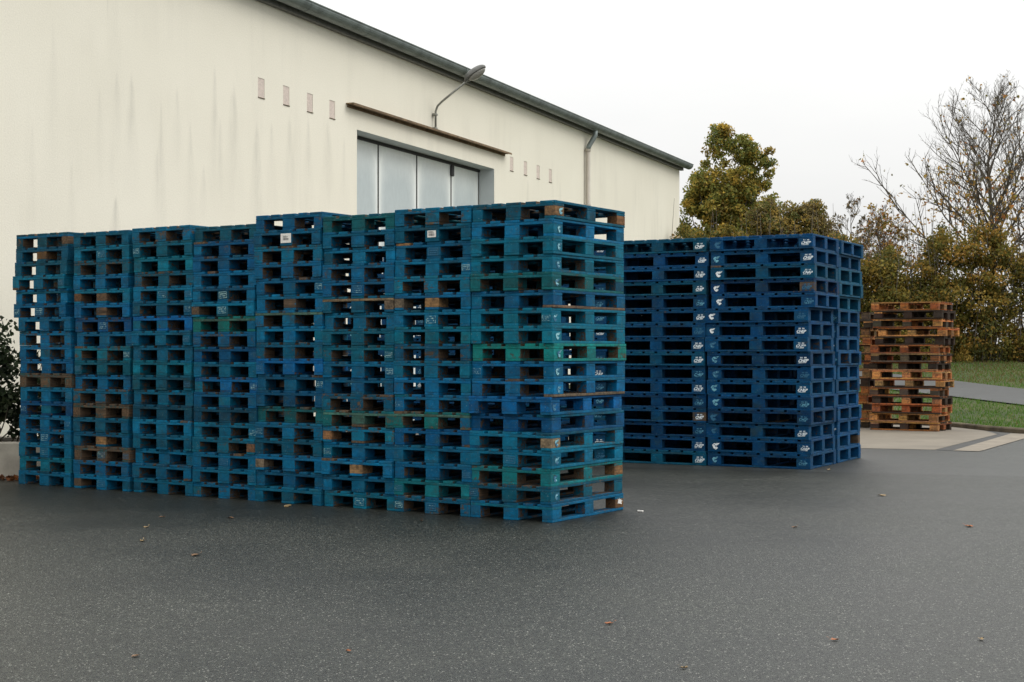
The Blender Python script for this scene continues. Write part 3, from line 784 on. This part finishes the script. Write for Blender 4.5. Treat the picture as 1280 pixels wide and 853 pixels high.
# hand-placed bare-wood pieces: (stack, row from the top) -> {block index: wood tint}
BARE = {(1,5):{4:(.50,.29,.13), 3:(.22,.18,.13)}, (6,14):{4:(.46,.27,.12)}, (6,4):{3:(.20,.11,.06),4:(.20,.13,.08)}, (7,1):{6:(.22,.12,.05)}, (0,0):{9:(.34,.20,.10), 11:(.30,.16,.08)},
        (0,13):{9:(.36,.28,.18)}, (2,13):{3:(.40,.21,.10)}, (2,5):{12:(.34,.25,.15), 9:(.22,.17,.12)}, (2,15):{6:(.42,.26,.13)}, (3,15):{3:(.30,.24,.17)}, (4,14):{9:(.26,.14,.08)}, (0,17):{11:(.24,.13,.06)}, (0,15):{11:(.36,.20,.09)},
        (1,2):{15:(.40,.22,.10)}, (0,5):{2:(.24,.16,.11)}, (0,10):{2:(.22,.17,.12)}, (3,6):{12:(.10,.22,.18)}, (1,12):{12:(.09,.26,.22)}, (2,12):{12:(.09,.25,.21), 6:(.06,.19,.16)}, (4,6):{12:(.07,.20,.17)}}
# part order: 0-2 bottom boards, then blocks 3..11 = x(-,0,+) * y(front, mid, rear)
def blk(ix, iy): return 3 + ix*3 + iy
BLOCKMAP = {3: blk(0,0), 4: blk(1,0), 6: blk(1,0), 5: blk(2,0), 9: blk(2,0), 11: blk(2,2)}

def c_mark(w=.075):
    """round C-shaped emblem with an arrow-like tip"""
    v = []; f = []; n = 26
    for i in range(n+1):
        a = R(30 + 300*i/n); ro = w*.5*(1+.10*math.sin(3*a)+.05*math.sin(7*a)); ri = w*.11
        v += [(ro*math.cos(a), 0, ro*math.sin(a)*.92), (ri*math.cos(a), 0, ri*math.sin(a))]
        if i: f.append((2*i-2, 2*i, 2*i+1, 2*i-1))
    k = len(v); v += [(w*.28, 0, w*.20), (w*.66, 0, w*.50), (w*.12, 0, w*.46)]; f.append((k, k+1, k+2))
    me = bpy.data.meshes.new('stencil_emblem'); me.from_pydata(v, [], f); me.materials.append(M_stencil); me.update(); return me
def text_mark(txt, size, shear=.25, ox=0, oz=0, bold=.0014):
    cu = bpy.data.curves.new('t', 'FONT'); cu.body = txt; cu.size = size; cu.shear = shear; cu.align_x = 'CENTER'; cu.align_y = 'CENTER'; cu.offset = bold; cu.resolution_u = 2
    o = bpy.data.objects.new('t', cu); COL.objects.link(o)
    dg = bpy.context.evaluated_depsgraph_get(); me = bpy.data.meshes.new_from_object(o.evaluated_get(dg))
    bpy.data.objects.remove(o)
    return [(v.co.x+ox, 0, v.co.y+oz) for v in me.vertices], [tuple(p.vertices) for p in me.polygons]
def lettering_mesh():
    mb = MB(); v, f = text_mark('CHEP', .058, .45, 0, -.014, .0026); mb.add(v, f)
    rd = random.Random(3)
    for g in (-.034, .022):            # worn, unreadable small line above
        x = g
        for k in range(3):
            mb.add([(x,0,.022),(x+.009,0,.022),(x+.010,0,.040),(x+.001,0,.040)], [(0,1,2,3)]); x += .0125
    mb.add([(-.062,0,-.046),(.05,0,-.044),(.052,0,-.038),(-.06,0,-.040)], [(0,1,2,3)])
    me = bpy.data.meshes.new('stencil_lettering'); me.from_pydata(mb.v, [], mb.f); me.materials.append(M_stencil); me.update(); return me
def frame_mark():
    mb = MB()
    def rect(x0, x1, z0, z1): mb.add([(x0,0,z0),(x1,0,z0),(x1,0,z1),(x0,0,z1)], [(0,1,2,3)])
    w, h, t = .046, .028, .0045
    rect(-w,w,h-t,h); rect(-w,w,-h,-h+t); rect(-w,-w+t,-h+t,h-t); rect(w-t,w,-h+t,h-t)
    rd = random.Random(5)
    for r in range(2):
        x = -w+.012
        while x < w-.014:
            l = rd.uniform(.006, .012); rect(x, x+l, .004-r*.018, .014-r*.018); x += l+.004
    me = bpy.data.meshes.new('stencil_box'); me.from_pydata(mb.v, [], mb.f); me.materials.append(M_stencil); me.update(); return me
EMB = c_mark(.082); LET = lettering_mesh(); BOX = frame_mark(); EMB_S = c_mark(.05)
def put_mark(name, me, block, loc, rz=0, col=(.75,.8,.8,1), sc=1.0):
    o = bpy.data.objects.new(name, me); o.parent = block; o.location = loc; o.rotation_euler = (0, random.uniform(-.06, .06), rz); o.scale = (sc,)*3; o.color = col
    COL.objects.link(o); return o

def jit(c, s):
    k = 1+random.uniform(-s, s)
    return tuple(max(.001, x*k*(1+random.uniform(-s, s)*.35)) for x in c)

for s in range(8):
    random.seed(100+s)
    h = 0.0; lean = random.uniform(-.006, .006)
    rows = COLS[s]
    for k in range(18):                      # from the bottom up; row index from the top
        top = 17-k; code = rows[top]
        base = jit(BLUES[code], .30); wear = {'n': .62}.get(code, random.choice([.0, .05, .1, .12, .18, .3]))
        along = S_OFF[s] + .4 + random.gauss(0, .0055); dep = .6 + random.gauss(0, .010)
        if s == 7 and top < 6: along += .075
        if s == 0: along += (.010 if k < 9 else -.004)
        p = FRONT_K + uF*(along + .006*math.sin(k*.55 + s*1.9)) + vF*dep
        bare = {BLOCKMAP.get(i, i): c for i, c in BARE.get((s, top), {}).items()}
        state = {'i': -1}
        def colf(n, c, base=base, wear=wear, bare=bare, state=state):
            state['i'] += 1
            if state['i'] in bare: return (*bare[state['i']], 2.0)
            r = random.random()
            w = wear + random.uniform(-.08, .12)
            if r < .014 and n == 'block': w = .8
            if r < .015 and n != 'block': w = .7
            b_ = base if random.random() < .92 else jit(BLUES[random.choice('bbttd')], .15)
            return (*jit(b_, .12), w)
        root, parts = make_pallet('blue_pallet', EURO[random.randrange(3)], (p.x, p.y, h + .001), rotF + random.gauss(0, .006) + (math.pi if random.random() < .5 and not bare else 0), colf, HSC[s])
        h += .1447*HSC[s]
        for i, c in bare.items(): parts[i].data = parts[i].data.copy(); parts[i].data.materials[0] = M_wood; parts[i].color = (*[q*.8 for q in c], 1)
        nm = LEFTN[7-s]
        pos = 'top' if top == 0 else ('bottom' if top == 17 else ORD[top] + ' from top')
        tag(root, f"{BNAME[code]} wooden pallet, {pos}, {nm} stack of front row".replace(' (leftmost)', '').replace(' (rightmost)', '').replace('first stack', 'leftmost stack').replace('eighth stack', 'rightmost stack').replace('second stack', 'second stack from left').replace('third stack', 'third stack from left').replace('fourth stack', 'fourth stack from left').replace('fifth stack', 'fifth stack from left').replace('sixth stack', 'sixth stack from left').replace('seventh stack', 'seventh stack from left').replace('of front row', 'in front row'),
            'pallet', 'blue pallets stacked in the front row')
        flip = abs(root.rotation_euler.z - rotF) > 1
        def B(ix, iy): return parts[blk(2-ix, 2-iy)] if flip else parts[blk(ix, iy)]
        sg = -1 if flip else 1; rz = math.pi if flip else 0
        # stencils on the near face
        for ix in (0, 1, 2):
            if random.random() < .13:
                put_mark('stencil_box', BOX, B(ix, 0), (0, -sg*.0757, .0), rz, (.30, .50, .50, random.uniform(.35, .8)), .85 if ix != 1 else 1.1)
        if s == 0 and random.random() < .6:
            put_mark('stencil_emblem', EMB_S, B(2, 0), (sg*.0535, random.uniform(-.02, .02), 0), rz + math.pi/2, (.25, .52, .58, random.uniform(.5, .9)), 1.15)
        if s == 3 and top == 1 or s == 1 and top == 1:       # paper labels
            bl_ = B(1, 0)
            ml = MB(); ml.box(-.062, .062, -.001, .0, -.04, .045) if s == 3 else ml.box(-.045, .045, -.001, .0, -.028, .03)
            lab = ml.build('paper_label', M_paper, bl_, (0, -sg*.0762, .004)); lab.rotation_euler.z = rz
            mi = MB(); rd = random.Random(s)
            for q in range(12):
                x0 = -.034 + .0055*q; mi.box(x0, x0+rd.choice([.0015, .003]), -.0022, -.0014, -.016, .004)
            for q in range(3): mi.box(-.034, rd.uniform(0, .03), -.0022, -.0014, .009+q*.006, .0115+q*.006)
            mi.build('label_print', M_ink, lab)
        if s == 0 and top == 17:                              # splash of white paint on the corner block of the side
            n = 22; v = [(0, 0, 0)]; rd = random.Random(8)
            for i in range(n):
                a = 2*math.pi*i/n; rr = .026*(1 if i % 4 else 1.5)*rd.uniform(.45, 1.35); v.append((rr*1.5*math.cos(a), 0, rr*math.sin(a)))
            me = bpy.data.meshes.new('paint_splash'); me.from_pydata(v, [], [(0, 1+i, 1+(i+1) % n) for i in range(n)]); me.materials.append(M_paper)
            o = bpy.data.objects.new('paint_splash', me); o.parent = B(2, 2); o.location = (sg*.0535, -sg*.0, .015); o.rotation_euler.z = rz + math.pi/2; COL.objects.link(o)

# rear group of stencilled pallets
REAR_K = Vector((3.497, 17.32, 0)); uR = Vector((-.883, .47, 0)).normalized(); vR = Vector((.47, .883, 0)).normalized()
rotR = math.atan2(-uR.y, -uR.x)
REARS = [(0.0, 0.0, 'right stack of the rear front line'), (1.308, 0.0, 'middle stack of the rear group'), (2.63, 0.0, 'left stack of the rear group'), (3.95, 0.0, ''), (5.27, .02, ''), (0.0, 1.137, 'stack behind the right rear stack'), (1.308, 1.137, 'stack behind the middle rear stack')]
RN = ['rightmost rear stack facing the camera', 'rear stack next left of the rightmost', 'third rear stack, seen through the front row', 'fourth rear stack, seen through the front row', 'fifth rear stack, seen through the front row', 'rear stack behind the rightmost one', 'hindmost rear stack behind the black openings']
for s, (so, sd, nm) in enumerate(REARS):
    random.seed(300+s); h = 0.0
    for k in range(16):
        top = 15-k
        code = random.choice('bbbbbbtd') if s < 5 else random.choice('bbbt')
        base = {'b': (.001,.044,.120), 't': (.001,.058,.115), 'd': (.001,.032,.092)}[code]
        if s == 5: base = tuple(x*1.15 for x in base)
        sh_ = (.022 if top < 5 else -.012 if 5 <= top < 9 else 0) if s == 0 else (.012 if top < 4 else 0)
        along = so + .639 - sh_*2 + random.gauss(0, .009); dep = sd + .5325 + random.gauss(0, .012)
        p = REAR_K + uR*along + vR*dep
        base = jit(base, .12); wear = random.choice([0., .02, .05, .1, .15])
        def colf(n, c, base=base, wear=wear):
            w = wear + random.uniform(-.05, .08)
            if random.random() < .012: w = .7
            return (*jit(base, .13), w)
        root, parts = make_pallet('stencilled_pallet', RENT[random.randrange(3)], (p.x, p.y, h+.001), rotR + random.gauss(0, .008), colf)
        h += .1727
        pos = 'top' if top == 0 else ('bottom' if top == 15 else ORD[top] + ' from top')
        tag(root, f"blue pallet with white stencils, {pos}, {RN[s]}" if s < 5 else f"plain blue pallet, {pos}, {RN[s]}", 'pallet', 'blue stencilled pallets stacked in the rear group')
        if s < 6:
            fb = 5
            y = -.0562
            a = random.choice([.97, .9, .8, .7, .55, .4]); c = (.80,.84,.84) if a > .8 else (.16,.42,.52)
            put_mark('stencil_emblem', EMB, parts[fb+0], (random.uniform(-.015, .02), y, random.uniform(-.006, .008)), 0, (*c, a), random.uniform(.72, 1.0))
            a = random.choice([.92, .85, .8, .7, .6, .4]); c = (.76,.82,.84) if a > .75 else (.14,.40,.52)
            put_mark('stencil_lettering', LET, parts[fb+6], (random.uniform(-.012, .005), y, .002), 0, (*c, a), random.uniform(.70, .84))

# brown stacks
uB = Vector((-.85, .527, 0)).normalized(); vB = Vector((.527, .85, 0)).normalized(); rotB = math.atan2(-uB.y, -uB.x)
TONES = ['o','d','g','y','d','o','g','d','y','w','g','d','o','y','d']
TC = {'o': (.38,.125,.04), 'd': (.045,.028,.02), 'g': (.11,.085,.06), 'y': (.56,.26,.085), 'w': (.40,.21,.09)}
TN = {'o': 'orange brown', 'd': 'dark brown', 'g': 'grey weathered', 'y': 'light yellowish', 'w': 'tan'}
for s, (K, nn, rr) in enumerate([(Vector((7.374, 25.5, 0)), 15, 0), (Vector((6.46, 26.75, 0)), 14, .03)]):
    random.seed(500+s); h = .005
    for k in range(nn):
        top = nn-1-k; code = TONES[top] if s == 0 else random.choice('oodgwd')
        base = jit(TC[code], .12)
        p = K + uB*(.6+random.gauss(0, .028) - (.05 if s == 0 and top in (3, 4) else 0) + (.02 if top > 9 else 0)) + vB*(.4+random.gauss(0, .012))
        def colf(n, c, base=base, code=code):
            b_ = base if random.random() < (.72 if n == 'block' else .5) else jit(TC[random.choice('odywyyo')], .2)
            k_ = 1.0 if n != 'deck_board' else .8
            return (*[q*k_ for q in jit(b_, .32)], 1)
        root, parts = make_pallet('brown_pallet', BROWN[random.randrange(2)], (p.x, p.y, h), rotB + rr + math.pi/2 + random.gauss(0, .028), colf, 1.035)
        h += .1497
        pos = 'top' if top == 0 else ('bottom' if top == nn-1 else ORD[top] + ' from top')
        tag(root, f"{TN[code]} unpainted wooden pallet, {pos}, " + ('brown stack nearest the lawn' if s == 0 else 'brown stack half hidden by blue pallets'), 'pallet', 'unpainted brown wooden pallets')

# ------------------------------------------------------------------ fallen leaves and chips on the yard
FL = [  # x, y, size, tone, label
 (3.604, 11.66, .085, 0, 'large orange brown fallen leaf on the asphalt at the far right'),
 (2.21, 11.6, .06, 1, 'small brown fallen leaf on the asphalt below the rear pallets'),
 (3.535, 14.18, .10, 2, 'flat tan fallen leaf on the asphalt right of the rear pallets'),
 (.487, 7.49, .05, 0, 'orange fallen leaf on the near asphalt right of centre'),
 (1.545, 7.07, .045, 0, 'small orange fallen leaf near the lower right of the yard'),
 (2.246, 7.09, .045, 2, 'pale fallen leaf near the lower right corner'),
 (.752, 6.445, .035, 2, 'tiny yellow fallen leaf at the bottom edge of the view'),
 (-.754, 6.81, .035, 0, 'tiny orange fallen leaf in the near asphalt left of centre'),
 (-1.70, 6.70, .045, 1, 'brown fallen leaf in the near lower left asphalt'),
 (-2.87, 11.6, .06, 2, 'tan fallen leaf left below the front row of pallets'),
 (-2.69, 10.77, .07, 2, 'pale fallen leaf left, slightly nearer than its neighbour'),
 (-2.14, 10.0, .09, 1, 'brown twig-like fallen leaf on the left asphalt'),
 (-2.34, 12.27, .07, 1, 'dull fallen leaf close to the pallets on the left'),
 (-2.91, 12.33, .06, 1, 'dull brown fallen leaf near the pallets further left'),
 (-.735, 12.04, .05, 1, 'small brown leaf close in front of the pallet row'),
 (3.69, 17.25, .08, 2, 'pale leaf beside the corner of the rear pallets'),
]
CH = [(-2.29, 13.75, .06, 'small white scrap by the foot of the front pallets'), (-2.0, 13.2, .07, 'cream wood splinter in front of the pallets'), (1.105, 12.75, .04, 'small white chip right of the front stack corner')]
LT = [(.30,.10,.03), (.13,.07,.03), (.30,.21,.10)]
LM = [simple('fallen_leaf_%s' % n, c, .6, 0, .3, 40) for n, c in zip(('orange', 'brown', 'tan'), LT)]
for i, (x, y, sz, tn, lb) in enumerate(FL):
    rd = random.Random(i+40); v = []; n = 14; sz *= .72
    for k in range(n):
        a = 2*math.pi*k/n; rr = sz*(.55 if k % 2 else .8)*(1+.25*math.cos(a))*rd.uniform(.8, 1.1)
        v.append((rr*math.cos(a), rr*.6*math.sin(a), .004 + .006*rd.random() + abs(math.sin(a))*sz*.10))
    v.append((0, 0, .003)); f = [(k, (k+1) % n, n) for k in range(n)]
    v += [(sz*.75, 0, .012), (sz*1.25, .004, .02), (sz*1.25, -.004, .02)]; f.append((n+1, n+2, n+3))
    o = mesh_obj('fallen_leaf', v, f, LM[tn], loc=(x, y, .0)); o.rotation_euler.z = rd.uniform(0, 6.28)
    tag(o, lb, 'leaf', 'fallen leaves scattered on the asphalt')
for i, (x, y, sz, lb) in enumerate(CH):
    mb = MB(); mb.box(-sz*.7, sz*.7, -sz*.3, sz*.3, .002, .014, .003)
    o = mb.build('wood_chip' if i else 'paper_scrap', M_paper if i != 1 else LM[2], loc=(x, y, 0)); o.rotation_euler.z = i*1.1+.3; tag(o, lb, 'chip' if i else 'scrap')
# leaf litter against the planter
n = 500; cx = rng.uniform(-8.2, -5.1, n); cy = 15.98 - np.abs(rng.normal(0, .10, n)); cc = np.stack([cx, cy, .015+.02*rng.random(n)], 1)
lit = leaves('leaf_litter', cc, np.full(n, .02), 1, .06, [(.20,.07,.025),(.13,.055,.025),(.28,.11,.04)], None, .3)
tag(lit, 'brown leaf litter heaped against the foot of the planter', 'leaf litter', kind='stuff')

# ------------------------------------------------------------------ light
w = bpy.data.worlds.new('World'); scene.world = w; w.use_nodes = True
nt = w.node_tree; bg = nt.nodes['Background']
SUN_EL, SUN_AZ = R(42), R(98)      # azimuth clockwise from +Y
sky = N(nt, 'ShaderNodeTexSky', sky_type='NISHITA'); sky.sun_disc = False; sky.sun_elevation = SUN_EL; sky.sun_rotation = SUN_AZ; sky.dust_density = 4; sky.altitude = 100
hs_ = N(nt, 'ShaderNodeHueSaturation'); val(hs_.inputs['Saturation'], .15); L(nt, sky.outputs[0], hs_.inputs['Color'])
tc = N(nt, 'ShaderNodeTexCoord'); sp = N(nt, 'ShaderNodeSeparateXYZ'); L(nt, tc.outputs['Generated'], sp.inputs[0])
z = math_(nt, 'MAXIMUM', sp.outputs[2], 0.0)
cie = math_(nt, 'MULTIPLY', math_(nt, 'ADD', math_(nt, 'MULTIPLY', z, 2.0), 1.0), 1/3)
cl = noise(nt, mapping(nt, tc.outputs['Generated'], (1.2, 1.2, 4)), 1.6, 6, .55)
clf = ramp(nt, cl, .3, .7, (.94, .945, .945, 1), (1.05, 1.05, 1.03, 1))
sc1 = N(nt, 'ShaderNodeVectorMath', operation='SCALE'); L(nt, clf, sc1.inputs[0]); L(nt, math_(nt, 'MULTIPLY', cie, 23.5), sc1.inputs['Scale'])
mx = mixc(nt, .93, hs_.outputs[0], sc1.outputs[0])
L(nt, mx, bg.inputs['Color']); val(bg.inputs['Strength'], .10)

sl = bpy.data.lights.new('sun', 'SUN'); sl.energy = 0.9; sl.angle = R(28); sl.color = (1.0, .96, .88)
so = link(bpy.data.objects.new('sun', sl))
sd = Vector((math.sin(SUN_AZ)*math.cos(SUN_EL), math.cos(SUN_AZ)*math.cos(SUN_EL), math.sin(SUN_EL)))
so.rotation_euler = (-sd).to_track_quat('-Z', 'Y').to_euler(); so.location = (20, 0, 20)

# ------------------------------------------------------------------ camera
cam = bpy.data.cameras.new('camera'); co = link(bpy.data.objects.new('camera', cam))
co.location = (0, 0, 1.38); co.rotation_euler = (R(90), 0, 0)
cam.lens = 1850/1280*36; cam.sensor_width = 36; cam.shift_y = 13.5/1280; cam.clip_end = 2000
scene.camera = co
scene.view_settings.view_transform = 'Standard'; scene.view_settings.look = 'None'; scene.view_settings.gamma = 1; scene.view_settings.exposure = 0.0
scene.cycles.max_bounces = 8; scene.cycles.use_denoising = True
